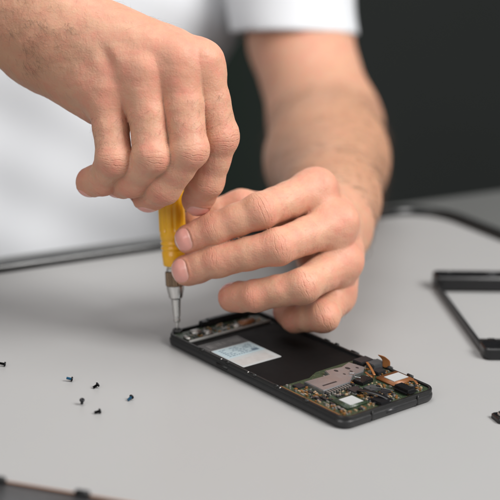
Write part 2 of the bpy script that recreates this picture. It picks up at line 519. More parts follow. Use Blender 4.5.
# left hand (right in picture)
metaL = [((327, 208, -56), (315, 190, 6), 14, 12), ((335, 218, -58), (336, 224, 12), 15, 12.2), ((338, 232, -58), (341, 262, 5), 15, 11.8),
         ((334, 246, -56), (336, 294, -6), 15, 11.2), ((318, 250, -48), (322, 288, -14), 15, 12), ((314, 216, -45), (284, 214, -20), 16, 12.5),
         ((320, 228, -40), (318, 250, -12), 15, 14)]
extraL = [((333, 224, -62), (331, 200, -120), 25.5, 30, 12), ((331, 200, -120), (327, 160, -230), 31, 44, 16), ((327, 160, -230), (326, 128, -318), 45, 46, 14)]

def mk_bumps(H, dors, amt=1.6):
    out = []
    for n, js in H.items():
        if n == 'thumb': continue
        c = K(*js[0][:3])
        w = nrmz(K(*js[0][:3])-K(*js[1][:3]))
        out.append(((c+dors*amt*1.2+w*1.2).astype(np.float32), js[0][3]*.80, 4.5))
        c = K(*js[1][:3]); d1 = nrmz(c-K(*js[0][:3])); d2 = nrmz(c-K(*js[2][:3])); dd = nrmz(d1+d2+dors*.3)
        out.append(((c+dd*1.1).astype(np.float32), js[1][3]*.87, 3.0))
    return out
FL, frL, fnL = build_hand(HL, metaL, extraL, DORS_L, mk_bumps(HL, DORS_L), (.04, .10, .08))
FR, frR, fnR = build_hand(HR, metaR, extraR, DORS_R, mk_bumps(HR, DORS_R), (.10, .04, .12))

# whole body (arms, torso, neck)
T0, T1 = K(-100, 420, -430), K(98, -150, -430)
SL, SR = K(268, -165, -420), K(-205, -190, -420)
EL, ER = K(326, 128, -318), K(-330, -140, -120)
ZN = np.array([0, 0, 1], np.float32)
def fn_torso(P, g=0.0):
    d = cone(P, T0, T1, 172+g, 176+g, ZN, .42)
    d = smin(d, cone(P, SL, SR, 62+g, 62+g), 60)
    return d
def fn_arms(P):
    d = smin(cone(P, EL, K(300, 40, -360), 42, 43), cone(P, K(300, 40, -360), SL, 43, 40), 8)
    return smin(d, smin(cone(P, ER, SR, 45, 54), cone(P, (SL+SR)/2, (SL+SR)/2+np.array([0, 130, 0]), 62, 58), 25), 4)
def fn_body(P):
    d = smin(fn_torso(P, -32), fn_arms(P), 20)
    d = smin(d, fnL(P), 14); d = smin(d, fnR(P), 4)
    return d

def joint_attr(V, Nn, H, F, frames, dors):
    J = np.zeros((len(V), 3)); tone = np.zeros((len(V), 3))
    best = np.zeros(len(V))
    for n, i, c, ax, dr, lt, r in frames:
        q = V-c; s = q @ ax; l = q @ lt; dd = (Nn @ dr)
        size = 6.2 if i == 1 else 4.4
        rad_d = np.linalg.norm(q - np.outer(q @ ax, ax), axis=1)
        w = np.exp(-(s/size)**2)*np.clip(dd*1.6-.25, 0, 1)*(rad_d < r+3.5)*(1.0 if i == 1 else .55)
        if n == 'thumb': w = w*.8
        m = w > best
        best[m] = w[m]; J[m] = np.stack([s, l, w], 1)[m]
        tone[:, 0] = np.maximum(tone[:, 0], np.exp(-(s/8)**2-(l/9)**2)*np.clip(dd, 0, 1)*(rad_d < r+4)*.52)
    for n, (JJ, r) in F.items():
        c = JJ[3]; q = np.linalg.norm(V-c, axis=1)
        tone[:, 0] = np.maximum(tone[:, 0], np.exp(-(q/11)**2)*.95)
        c = JJ[0]; q = V-c; w0 = np.exp(-((q*q).sum(1))/(11**2)*.6)
        if n != 'thumb': tone[:, 0] = np.maximum(tone[:, 0], w0*np.clip(Nn @ dors, 0, 1)*1.25)
    tone[:, 2] = np.clip(Nn @ dors, 0, 1)
    return J, tone

def nail_frame(F, frames, n, dors_bias=None, width=6.0, length=11.0, back=1.0):
    J, r = F[n]; js = [q for q in frames if q[0] == n and q[1] == 2][0]
    ax = nrmz(J[3]-J[2]); dr = js[4] if dors_bias is None else nrmz(dors_bias)
    dr = nrmz(dr-ax*float(dr @ ax)); lt = np.cross(ax, dr)
    end = J[3]+ax*(r[3]-1.7)
    o = end-ax*length
    return o.astype(np.float32), ax, dr, lt.astype(np.float32), width, length, r[3]

def nail_shape_disp(V, fr):
    """raise the fold round a nail and press the bed under it"""
    o, ax, dr, lt, wd, ln, r = fr
    q = V-o; t = (q @ ax)/ln; s = (q @ lt)/wd; up_ = (q @ dr)
    mk = (up_ > 0)
    e = (np.abs((t-.48)/.52)**2.6+np.abs(s)**2.6)**(1/2.6)
    ring = np.exp(-((e-1.12)/.12)**2)*.28*np.where(t > .85, .0, 1)
    bed = np.where(e < 1.0, -.22, 0)*np.clip((1.02-e)/.1, 0, 1)
    lip = np.where((t > 1.0) & (np.abs(s) < 1), -.3*np.exp(-((t-1.05)/.06)**2), 0)
    return mk*(ring+bed+lip)
def make_nail(fn, fr, parent, ns=21, nt_=25):
    o, ax, dr, lt, wd, ln, r = fr
    V = []; A = []
    for j in range(nt_):
        tt = j/(nt_-1)*2-1
        half = (max(0.0, 1-abs(tt)**2.6))**(1/2.6)
        if tt > 0: half = (max(0.0, 1-abs(tt)**3.4))**(1/3.4)
        half = max(half, .12 if abs(tt) == 1 else half)
        for i in range(ns):
            s = (i/(ns-1)*2-1)*half
            t = .5+.5*tt
            t = t - (.03 if tt > 0 else 0)*0
            V.append((t, s)); A.append((t, s, 0))
    V = np.array(V); A = np.array(A)
    base = o[None]+V[:, :1]*ln*ax[None]
    # march from outside along dr blended with lateral fan
    ph = V[:, 1]*rad(43)
    cen = base - 0*dr[None]
    dirv = np.cos(ph)[:, None]*dr[None]+np.sin(ph)[:, None]*lt[None]
    org = cen - dr[None]*(wd/math.tan(rad(43))*.45)
    P = org+dirv*(r+4.5+wd/math.tan(rad(43))*.45)
    for _ in range(40):
        d = fn(P.astype(np.float32)); P = P-dirv*(d*.8)[:, None]
    e = (np.abs(V[:, 0]*2-1)**2.6+np.abs(V[:, 1])**2.6)**(1/2.6)
    lift = .16-.30*np.clip((e-.80)/.2, 0, 1)**2
    lift = np.where(V[:, 0] > .8, .16+.10*(V[:, 0]-.8), lift)
    top = P+dirv*lift[:, None]
    bot = P-dirv*.35
    Q = []
    for j in range(nt_-1):
        for i in range(ns-1):
            a = j*ns+i; Q.append((a, a+1, a+ns+1, a+ns))
    n0 = len(top); Q2 = [(q[3]+n0, q[2]+n0, q[1]+n0, q[0]+n0) for q in Q]
    loop = [i for i in range(ns)]+[j*ns+ns-1 for j in range(1, nt_)]+[(nt_-1)*ns+i for i in range(ns-2, -1, -1)]+[j*ns for j in range(nt_-2, 0, -1)]
    side = [(loop[k], loop[k]+n0, loop[(k+1) % len(loop)]+n0, loop[(k+1) % len(loop)]) for k in range(len(loop))]
    ob = np_obj('fingernail', np.concatenate([top, bot]), np.array(Q+Q2+side), MT['nail'], parent, {'nail': np.concatenate([A, A])})
    bm = bmesh.new(); bm.from_mesh(ob.data); bmesh.ops.recalc_face_normals(bm, faces=bm.faces); bm.to_mesh(ob.data); bm.free()
    return ob

pbase = to_world(K(-40, 420, -430))
person = empty('person', tuple(pbase), label="person in a white t-shirt holding a yellow screwdriver over the opened phone", cat='person')
def P_keep(o):                       # world-space mesh under an offset empty
    o.matrix_parent_inverse = Matrix.Translation(-Vector(pbase)); return o

nails = []
nfL = {n: nail_frame(FL, frL, n, b, w, l) for n, b, w, l in
       (('index', (-.05, .06, 1), 6.0, 10.6), ('middle', (-.05, .04, 1), 6.2, 11.0), ('ring', (.1, .95, .10), 6.0, 10.5), ('pinky', (-.6, -.5, .2), 5.2, 9.5), ('thumb', (.1, .5, -.9), 7.2, 13))}
nfR = {n: nail_frame(FR, frR, n, b, w, l) for n, b, w, l in
       (('index', (.35, -.40, .90), 6.0, 10.8), ('middle', (.2, -.95, .25), 6.4, 11.5), ('ring', (0, -.98, -.1), 6.2, 11), ('pinky', (-.3, -.9, 0), 5.2, 9.5), ('thumb', (.6, .2, -.8), 7.2, 13))}

def hand_mesh(fn, H, F, frames, dors, nf, lo, hi, keep):
    V, Q, Nn = extract(fn, lo, hi, FINE)
    k = keep(V)
    V, Q, Nn = compact(V, Q, k[Q].all(1), Nn)
    J, tone = joint_attr(V, Nn, H, F, frames, dors)
    disp = np.zeros(len(V))
    for fr in nf.values():
        near = np.linalg.norm(V-fr[0], axis=1) < 22
        disp[near] += nail_shape_disp(V[near], fr)
    f = np.zeros(len(V))
    for wl, am, cnt in ((15, .10, 22), (7, .045, 22), (3.5, .022, 22)):      # random low relief of flesh and skin
        for _ in range(cnt):
            d = RNG.normal(size=3); d /= np.linalg.norm(d)
            f += am*math.sqrt(2/cnt)*np.sin(V @ (d*2*math.pi/(wl*RNG.uniform(.75, 1.35)))+RNG.uniform(0, 6.28))
    disp += f
    if H is HL: disp *= np.clip((V[:, 2]-ZL-2)/12, 0, 1)
    if H is HR:
        dx = V[:, 0]/(-V[:, 2])*FPX+250-107; dy = -V[:, 1]/(-V[:, 2])*FPX+250-60
        disp -= 2.6*np.exp(-((dx*.93-dy*.37)/7.5)**2-((dx*.37+dy*.93)/15)**2)*(Nn[:, 2] > 0)
    V = V+Nn*disp[:, None]
    return V, Q, Nn, J, tone

def bbox(H, ex, pad):
    pts = np.array([K(*j[:3]) for js in H.values() for j in js]+[K(*e) for e in ex])
    return pts.min(0)-pad, pts.max(0)+pad
loR, hiR = bbox(HR, [(-25, -15, 20), (45, 27, 40)], 34)
XR = K(-22, 0, 30)[0]
VR, QR, NR, JR, tR = hand_mesh(fnR, HR, FR, frR, DORS_R, nfR, loR, hiR, lambda V: V[:, 0] > XR)
loL, hiL = bbox(HL, [(333, 224, -62), (331, 200, -110)], 34)
ZL = K(0, 0, -112)[2]
VL, QL, NL, JL, tL = hand_mesh(lambda P: smin(fnL(P), fn_arms(P), 14), HL, FL, frL, DORS_L, nfL, loL, hiL, lambda V: V[:, 2] > ZL-.35)
loB = np.array([K(-420, 0, -120)[0]-60, K(0, 380, -430)[1], -D0-560]); hiB = np.array([K(400, 0, -400)[0]+30, K(0, -330, -430)[1], -D0+90])
VB, QB, NB = extract(fn_body, loB, hiB, COARSE)
inL = (VB[:, 2] > ZL+5) & (VB[:, 0] > K(225, 0, 0)[0])
inR = (VB[:, 0] > XR+6) & (VB[:, 2] > -D0-60)
drop = inL | inR
drop = (drop & ~inL) | ((VB[:, 2] > ZL) & (VB[:, 0] > K(225, 0, 0)[0]))
dr_any = (drop & inR)[QB].any(1); inLz = (VB[:, 2] > ZL) & (VB[:, 0] > K(225, 0, 0)[0])
VB, QB, NB = compact(VB, QB, ~(dr_any | inLz[QB].all(1)), NB)
def snap(fn, V, m):
    W = V[m]; W[:, 2] = ZL
    for _ in range(4):
        W, _n = project(fn, W, 1.0); W[:, 2] = ZL
    V[m] = W
snap(fn_body, VB, (VB[:, 2] > ZL) & (VB[:, 0] > K(225, 0, 0)[0]) & (VB[:, 2] < ZL+8))
snap(lambda P: smin(fnL(P), fn_arms(P), 14), VL, VL[:, 2] < ZL+.3)
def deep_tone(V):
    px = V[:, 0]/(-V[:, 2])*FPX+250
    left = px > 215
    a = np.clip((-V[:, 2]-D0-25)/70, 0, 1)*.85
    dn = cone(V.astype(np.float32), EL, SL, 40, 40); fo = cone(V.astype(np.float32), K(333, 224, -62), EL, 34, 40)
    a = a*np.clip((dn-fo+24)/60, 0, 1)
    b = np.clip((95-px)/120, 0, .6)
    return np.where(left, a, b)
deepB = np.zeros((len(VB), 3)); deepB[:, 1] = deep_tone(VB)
# hairy, slightly deeper coloured forearms
def forearm_tone(V, t):
    px = V[:, 0]/(-V[:, 2])*FPX+250; py = -V[:, 1]/(-V[:, 2])*FPX+250
    return px, py
pxR, pyR = forearm_tone(VR, tR)
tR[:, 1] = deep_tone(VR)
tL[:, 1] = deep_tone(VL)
Vall = np.concatenate([VR, VL, VB]); oL, oB = len(VR), len(VR)+len(VL)
Qall = np.concatenate([QR, QL+oL, QB+oB])
Jall = np.concatenate([JR, JL, np.zeros((len(VB), 3))]); Tall = np.concatenate([tR, tL, deepB])
body = P_keep(np_obj('body', Vall, Qall, MT['skin'], person, {'joint': Jall, 'tone': Tall}))
tag(body)
for fr in nfL.values(): P_keep(make_nail(fnL, fr, person))
for fr in nfR.values(): P_keep(make_nail(fnR, fr, person))

# ---- hair on the right forearm, back of the hand and finger bases
def hair_mesh():
    Vv, Qq = [], []
    def one(p, n, d, L, r0, bend):
        side = np.cross(n, d); side /= np.linalg.norm(side)+1e-9
        base = len(Vv); seg = 5
        for k in range(seg+1):
            t = k/seg
            c = p + d*L*t + n*(L*.22*math.sin(t*1.9)+.1-.2*(k == 0)) + side*bend*L*t*t
            rr = r0*(1-.8*t)
            for a in range(3):
                an = a*2.094
                Vv.append(c+side*rr*math.cos(an)+n*rr*math.sin(an))
        for k in range(seg):
            for a in range(3):
                b = (a+1) % 3
                Qq.append((base+k*3+a, base+k*3+b, base+k*3+3+b, base+k*3+3+a))
    def scatter(V, Nn, mask, count, L, dirv, r0=.055, spread=.5):
        idx = np.nonzero(mask)[0]
        if len(idx) == 0: return
        for i in RNG.choice(idx, min(count, len(idx)), replace=False):
            n = Nn[i]; d = dirv+RNG.normal(0, spread, 3); d = d-n*(d @ n); d /= np.linalg.norm(d)
            one(V[i], n, d, L*RNG.uniform(.55, 1.35), r0*RNG.uniform(.7, 1.2), RNG.normal(0, .55))
    face = (NR[:, 2] > -.15) & (RNG.random(len(VR)) < np.clip(1.25-pxR/95-np.maximum(pyR-25, 0)/75, 0, 1))
    clump = np.sin(pxR*.21+np.sin(pyR*.17)*2)+np.sin(pyR*.26+pxR*.1) > -.6
    dirf = np.array([.60, -.80, 0])
    scatter(VR, NR, face & (pxR < 85) & (pyR < 35) & clump, 330, 9.5, dirf, .040, .42)
    scatter(VR, NR, face & (pxR > 22) & (pxR < 85) & (pyR < 75) & (pyR > 18) & clump, 190, 8, dirf, .036, .42)
    scatter(VR, NR, (NR[:, 2] > 0) & (pxR < 150) & (pyR < 95), 130, 5.5, dirf, .035)
    scatter(VR, NR, (np.abs(NR[:, 2]) < .35) & (pxR > 60) & (pxR < 170) & (pyR < 40), 60, 5, np.array([.8, .3, 0]), .03)
    for n in ('index', 'middle', 'ring', 'pinky'):
        J, r = FR[n]; m = (J[0]*.35+J[1]*.65)
        near = (np.linalg.norm(VR-m, axis=1) < 15) & (NR[:, 2] > .3)
        scatter(VR, NR, near, 60, 4.6, np.array([-.45, -.8, 0]), .038, .35)
        J, r = FL[n]; m = (J[0]*.4+J[1]*.6)
        near = (np.linalg.norm(VL-m, axis=1) < 14) & (NL @ DORS_L > .3)
        scatter(VL, NL, near, 36, 4.0, np.array([-.6, -.6, 0]), .030, .35)
    am = (deep_tone(VB) > .35) & (VB[:, 0] > 0) & (NB[:, 2] > -.2)
    scatter(VB, NB, am, 900, 13, np.array([.25, -.9, .5]), .10, .3)
    al = (deep_tone(VL) > .3) & (NL[:, 2] > -.1)
    scatter(VL, NL, al, 420, 10, np.array([.25, -.7, .8]), .075, .3)
    return np.array(Vv), np.array(Qq)
hv, hq = hair_mesh()
hair = P_keep(np_obj('arm_hair', hv, hq, MT['hair'], person)); hair['kind'] = 'stuff'

# ---- t-shirt
def folds(P):
    x, y, z = P[:, 0], P[:, 1], P[:, 2]
    u = x*.8+y*.6; v = -x*.6+y*.8
    return 7*np.sin(u*.028+2*np.sin(v*.011))*np.sin(v*.013+1.3)+5*np.sin(v*.045+1.7*np.sin(u*.02))+1.2*np.sin(u*.09+v*.05)
HEM = K(297, 34, -362); upax = nrmz(SL-EL)
hemn = nrmz(np.array([.02, 1.0, .10]))
def fn_shirt(P):
    t = fn_torso(P, 6)+folds(P)
    a = cone(P, K(298, 60, -358), SL, 53, 62)+folds(P*1.7)*.13
    s = smin(t, a, 14)
    up_ = (P-HEM) @ hemn
    near = (P[:, 0] > K(236, 0, -360)[0])
    arm = cone(P, K(298, 60, -358), SL, 47.5, 55)
    solid = s
    # cut the sleeve below its hem; hollow it for its last part
    cut = np.maximum(a, -up_)
    cut = np.maximum(cut, -np.maximum(arm, up_-35))
    b = cone(P, ER*.45+SR*.55, SR, 58, 66)
    s = smin(t, cut, 8)
    s = smin(s, b, 10)
    neck = cone(P, (SL+SR)/2+np.array([0, 50, 30]), (SL+SR)/2+np.array([0, 200, 20]), 68, 80)
    return np.maximum(s, -neck)
VS, QS, NS = extract(fn_shirt, loB, hiB, 2.5)
P_keep(np_obj('t_shirt', VS, QS, MT['cloth'], person))

# ------------------------------------------------------------------ screwdriver
tipw = to_world(K(177.5, 331, -1)); topw = to_world(K(168.5, 150, 16))
axis = Vector(topw-tipw).normalized()
sd = empty('screwdriver', tuple(tipw), label='precision screwdriver with yellow fluted handle and steel shaft, its tip in the phone corner', cat='screwdriver')
sd.rotation_mode = 'QUATERNION'; sd.rotation_quaternion = Vector((0, 0, 1)).rotation_difference(axis)
bm = bmesh.new(); lathe(bm, [(-.6, .25), (0, .55), (1.2, .75), (5.4, .85), (5.6, .85)], 20); sharp(obj_bm('tip', bm, MT['steel'], sd))
bm = bmesh.new(); lathe(bm, [(5.2, .9), (5.4, 1.7), (6.0, 1.95), (7, 2.0), (7.2, 1.82), (8.6, 1.82), (8.8, 2.1), (18.5, 2.75), (19.2, 2.9), (20.2, 4.0), (25.5, 5.1), (27.2, 5.2)], 36); sharp(obj_bm('shaft', bm, MT['steel'], sd))
bm = bmesh.new()
pf = [(27.2, 5.0), (27.6, 5.55)]
lathe(bm, pf+[(35.6, 5.55), (36.0, 5.1)], 44, flute=(27.3, 35.9, 22, .35)); sharp(obj_bm('ferrule', bm, MT['ferrule'], sd))
bm = bmesh.new(); lathe(bm, [(36.0, 4.4), (36.3, 4.9), (37.9, 4.9), (38.2, 4.4), (39.2, 4.4)], 36); sharp(obj_bm('collar', bm, MT['steel'], sd))
bm = bmesh.new()
prof = [(39.0, 4.6), (39.2, 5.8), (39.8, 6.4), (44, 6.7), (47.6, 7.0), (48, 6.5), (48.8, 6.5), (49.2, 7.1), (50.4, 7.15), (50.8, 6.6), (51.6, 6.6), (52, 7.2), (53.2, 7.25), (53.6, 6.7), (54.4, 6.7), (54.8, 7.3), (58, 7.5), (59.5, 7.6)]
prof += [(60+i*2.5, 7.7) for i in range(17)]+[(103, 7.6), (106, 7.2), (108, 6.2), (109, 4.5)]
lathe(bm, prof, 72, flute=(59.6, 102, 9, .9)); obj_bm('handle', bm, MT['yellow'], sd)
bm = bmesh.new(); lathe(bm, [(108.6, 4.2), (108.8, 6.4), (110.4, 6.5), (111.5, 5.6), (111.9, 3.5)], 36); obj_bm('swivel_cap', bm, MT['black'], sd)

# ------------------------------------------------------------------ smartphone (local mm: u along, v across)
ANG = rad(-48.039)
ph = empty('smartphone', (-.04097, -.17432, 0), ANG, label='opened black smartphone lying face down with bare circuit board and battery bay', cat='smartphone')
U0_, U1_, W0_, W1_ = -9.5, 140.5, -0.3, 71.8
def RR(i, r=7.5): return rrect(U0_+i, U1_-i, W0_+i, W1_-i, max(r-i, 1.0), 8)
bm = bmesh.new()
loft(bm, [(RR(3.2), .15), (RR(1.4), .35), (RR(.5), .95), (RR(.05), 2.0), (RR(0), 3.4), (RR(.25), 4.3), (RR(.75), 4.75), (RR(.8), 4.9)], mis=[0]*7)
sharp(obj_bm('back_shell', bm, MT['gunmetal'], ph), 40)
bm = bmesh.new()
inn = lambda z, i=2.6: (RR(i), z)
loft(bm, [(RR(1.5), 4.6), (RR(.55), 4.95), (RR(.5), 6.4), (RR(.85), 7.0), (RR(1.9), 7.1), (RR(2.3), 6.9), (RR(2.5), 5.2), (RR(4), 5.1)], cap0=True, cap1=True)
sharp(obj_bm('mid_frame', bm, MT['black'], ph), 40)
# side clips and notches along the rim
for u in (22, 45, 66, 86, 108):
    bm = bmesh.new(); bx(bm, u, u+random.uniform(2.5, 6), .1, 1.5, 5.6, 7.5, .2); obj_bm('clip', bm, MT['black'], ph)
for u in (12, 30, 52, 61, 74, 92, 100, 118):
    bm = bmesh.new(); bx(bm, u, u+random.uniform(2.5, 7), 70.2, 71.5, 5.6, random.uniform(7.5, 8.2), .2); obj_bm('clip', bm, MT['black'], ph)
for u, s in ((41, .9), (64, .8), (90, 1.0)):
    bm = bmesh.new(); bx(bm, u, u+s, .2, 1.1, 6.3, 7.2, .1); obj_bm('rim_contact', bm, MT['solder'], ph)
# battery bay
bm = bmesh.new(); loft(bm, [(rrect(11.5, 91, 3.4, 68.4, 1.5), 5.0), (rrect(11.5, 91, 3.4, 68.4, 1.5), 5.35)]); obj_bm('battery_bay', bm, MT['black_matte'], ph, False)
bm = bmesh.new(); loft(bm, [(rrect(15.5, 26.5, 3.9, 34.5, 1), 5.3), (rrect(15.5, 26.5, 3.9, 34.5, 1), 5.45)]); lab0 = obj_bm('printed_patch', bm, MT['well_print'], ph, False)
bm = bmesh.new()
for i in range(15):
    v = 8+i*1.62
    bx(bm, 18.5, 23.5+random.choice((0, .8, -.8)), v, v+random.choice((.4, .7, .9)), 5.44, 5.5)
obj_bm('print', bm, MT['well_print2'], lab0, False)
# sticker: blue half, white border, grey half
ms = [MT['white_label'], MT['blue_label'], MT['grey_label'], MT['ink']]
bm = bmesh.new(); loft(bm, [(rrect(26.8, 55.3, 5, 34, .8), 5.35), (rrect(26.8, 55.3, 5, 34, .8), 5.55)]); stk = obj_bm('sticker', bm, MT['white_label'], ph, False)
bm = bmesh.new(); bx(bm, 27.4, 41.5, 5.6, 33.5, 5.54, 5.60); bl = obj_bm('blue_panel', bm, MT['blue_label'], stk, False)
bm = bmesh.new(); bx(bm, 45, 53.5, 6.5, 30.5, 5.54, 5.60); obj_bm('grey_panel', bm, MT['grey_label'], stk, False)
bm = bmesh.new()
for i in range(6):
    y = 8.5
    while y < 30:
        w = random.uniform(.8, 3.2)
        if random.random() < .7: bx(bm, 29.2+i*1.9, 29.9+i*1.9, y, min(y+w, 31), 5.59, 5.63)
        y += w+.7
bx(bm, 36.5, 39.5, 26.5, 31.0, 5.59, 5.64)
obj_bm('print', bm, MT['ink'], stk, False)
# top strip + small board at the screw end
bm = bmesh.new(); bx(bm, 8.6, 10.2, 3.2, 66, 5.2, 6.9, .2); obj_bm('metal_strip', bm, MT['silver_strip'], ph)
bm = bmesh.new(); prism(bm, [(-5.0, 3.2), (8.2, 3.2), (8.2, 66), (-1.5, 66), (-5.0, 60)], 5.1, 6.1); obj_bm('sensor_board', bm, MT['pcb'], ph, False)
bm = bmesh.new(); bx(bm, -8.4, -3.4, 24, 61, 5.6, 9.6, .7); bx(bm, -7.6, -4.6, 29, 56, 9.5, 10.1, .3); sharp(obj_bm('earpiece_housing', bm, MT['black_gloss'], ph))
def scatter_parts(name, u0, u1, v0, v1, z, n, m, smin_=.7, smax=2.0, h=(.4, 1.0), avoid=()):
    bm = bmesh.new(); c = 0; tries = 0
    while c < n and tries < n*20:
        tries += 1
        a, b = random.uniform(smin_, smax), random.uniform(smin_, smax)*.7
        if random.random() < .5: a, b = b, a
        u, v = random.uniform(u0, u1-a), random.uniform(v0, v1-b)
        if any(x0-.2 < u+a and u < x1+.2 and y0-.2 < v+b and v < y1+.2 for x0, x1, y0, y1 in avoid): continue
        zz = z+random.uniform(*h)
        bx(bm, u, u+a, v, v+b, z-.05, zz, .08)
        # end caps are solder: tiny wedges
        c += 1
    o = obj_bm(name, bm, m, ph, False); o['kind'] = 'stuff'; return o
# screw-end components
bm = bmesh.new(); bx(bm, 2.6, 7.6, 3.8, 6.2, 6.1, 7.6, .2); bx(bm, -1.2, 3.8, 11.5, 17.5, 6.1, 8.3, .3); bx(bm, 3.4, 7.8, 18.2, 22.4, 6.1, 7.9, .2); bx(bm, 3.6, 7.8, 40, 45, 6.1, 7.4, .2)
obj_bm('shield_can', bm, MT['solder'], ph)
scatter_parts('solder_joint', -2.8, 8, 9, 62, 6.1, 85, MT['solder'], .6, 1.7)
scatter_parts('gold_contact', -2.8, 8, 12, 62, 6.1, 22, MT['gold'], .6, 2.2)
scatter_parts('chip', -2.8, 8, 8, 60, 6.1, 22, MT['chip'], .9, 2.4)
scatter_parts('capacitor', -2.8, 8, 8, 60, 6.1, 20, MT['ceramic'], .6, 1.8)
bm = bmesh.new(); prism(bm, [(2.5, 46), (7.5, 44.5), (8, 52), (6, 57), (3, 58)], 6.2, 8.2, bev=.4); obj_bm('flex_cable', bm, MT['copper'], ph)
# corner screw boss and screw under the screwdriver
bm = bmesh.new(); lathe(bm, [(5, 3.0), (7.25, 3.0), (7.4, 2.7), (7.4, 1.9), (6.9, 1.7)], 28); o = obj_bm('screw_boss', bm, MT['black'], ph); 
tl = Vector(tipw)-Vector((-.04097, -.17432, 0)); tl.rotate(Matrix.Rotation(-ANG, 3, 'Z'))
o.location = (tl.x, tl.y, 0)
# main board
bm = bmesh.new(); prism(bm, [(88.5, 3.6), (137.2, 3.6), (137.4, 40), (137.2, 68.6), (84.5, 68.6), (84, 60), (84, 52), (84.5, 33), (88.5, 24)], 5.3, 6.2); mb = obj_bm('circuit_board', bm, MT['pcb'], ph, False)
bm = bmesh.new(); prism(bm, [(88.0, 2.9), (138.0, 2.9), (138.0, 68.6), (137.3, 68.6), (137.3, 3.6), (88.0, 3.6)], 5.5, 6.35); obj_bm('board_edge', bm, MT['gold'], ph, False)
bm = bmesh.new()
prism(bm, [(94.5, 14.5), (95.2, 32.5), (89.6, 34.5), (91.0, 46), (88.2, 54.5), (98.5, 57), (102.5, 51.5), (103.5, 43), (109.2, 34.5), (109.4, 14.5)], 6.15, 8.6, bev=.35)
sh = sharp(obj_bm('metal_shield', bm, MT['steel_dull'], ph), 50)
for u, v, q in ((93.5, 39.5, 1.1), (94.5, 47.5, 1.3), (98.8, 46, .8), (97, 52.5, .8), (99.5, 40, .7)):
    bm = bmesh.new(); prism(bm, [(u+q*1.4*math.cos(a*math.pi/8), v+q*math.sin(a*math.pi/8)) for a in range(16)], 8.55, 8.63); obj_bm('shield_hole', bm, MT['chip'], sh, False)
bm = bmesh.new(); prism(bm, [(104.0, 18.5), (105.3, 18.5), (105.3, 29), (104.0, 29)], 8.55, 8.63); obj_bm('shield_hole', bm, MT['chip'], sh, False)
for i in range(9):
    bm = bmesh.new(); bx(bm, 109.4, 112.6, 16.2+i*1.95, 17.0+i*1.95, 6.2, 8.0, .08); obj_bm('contact_spring', bm, MT['solder'], sh, False)
bm = bmesh.new(); bx(bm, 109.5, 111.4, 15.4, 34.5, 6.2, 7.4, .2); obj_bm('card_slot', bm, MT['chip'], ph)
# white stickered chip near the front edge
bm = bmesh.new(); bx(bm, 119.0, 131.5, 11, 26, 6.2, 7.3, .25); ch = obj_bm('stickered_chip', bm, MT['pcb'], ph)
bm = bmesh.new(); bx(bm, 120.8, 129.6, 14.8, 24.6, 7.28, 7.42, .05); obj_bm('white_sticker', bm, MT['white_label'], ch, False)
# amber framed module with white sticker
bm = bmesh.new(); bx(bm, 110.5, 124.6, 53.5, 69.6, 6.2, 7.6, .3); md = obj_bm('camera_module', bm, MT['copper'], ph)
bm = bmesh.new(); bx(bm, 113.6, 121.4, 56.6, 68.2, 7.58, 8.0, .1); obj_bm('white_sticker', bm, MT['white_label'], md, False)
# dark blocks
def block(name, u0, u1, v0, v1, z1, m, bev=.3, rz=0):
    bm = bmesh.new(); bx(bm, u0, u1, v0, v1, 6.15, z1, bev, rz=rz); return sharp(obj_bm(name, bm, m, ph))
block('connector_block', 87.5, 94.5, 58.2, 68.6, 9.2, MT['chip'], .4)
block('connector_block', 95.2, 101.5, 61.0, 70.4, 9.6, MT['chip2'], .4)
block('connector_block', 103.0, 108.4, 57.5, 64.0, 8.4, MT['chip'], .3)
block('vibration_motor', 125.5, 138.2, 49.5, 58.0, 9.4, MT['black_gloss'], 1.5)
block('connector_block', 113.5, 120.0, 27.5, 34.5, 8.0, MT['chip'], .3)
block('connector_block', 106.0, 113.0, 39.5, 49.5, 8.2, MT['black_gloss'], .4, .12)
block('usb_port', 130.0, 138.4, 28.5, 37.0, 8.0, MT['black_gloss'], .5)
block('chip', 116.5, 122.5, 37.5, 44.5, 7.5, MT['chip2'], .15)
block('chip', 92.0, 97.0, 8.0, 13.5, 7.2, MT['chip'], .15)
block('chip', 124.5, 129.5, 40.5, 46.5, 7.4, MT['chip'], .15)
av = [(88, 98, 8, 14), (90, 94, 14, 30), (94, 110, 14, 35), (88, 104, 34, 57), (109, 112, 15, 35), (118.5, 132, 10.5, 26.5), (110, 125, 53, 70), (125, 138.5, 49, 58.5), (106, 113, 39, 50), (116, 123, 37, 45)]
scatter_parts('solder_joint', 89, 136.5, 4.4, 68, 6.2, 150, MT['solder'], .6, 1.9, (.3, 1.3), av)
scatter_parts('gold_contact', 89, 136.5, 4.4, 68, 6.2, 100, MT['gold'], .6, 2.2, (.3, 1.4), av)
scatter_parts('capacitor', 89, 136.5, 4.4, 68, 6.2, 90, MT['ceramic'], .7, 2.0, (.4, 1.1), av)
scatter_parts('chip', 89, 136.5, 4.4, 68, 6.2, 70, MT['chip'], 1.2, 3.4, (.4, 1.2), av)
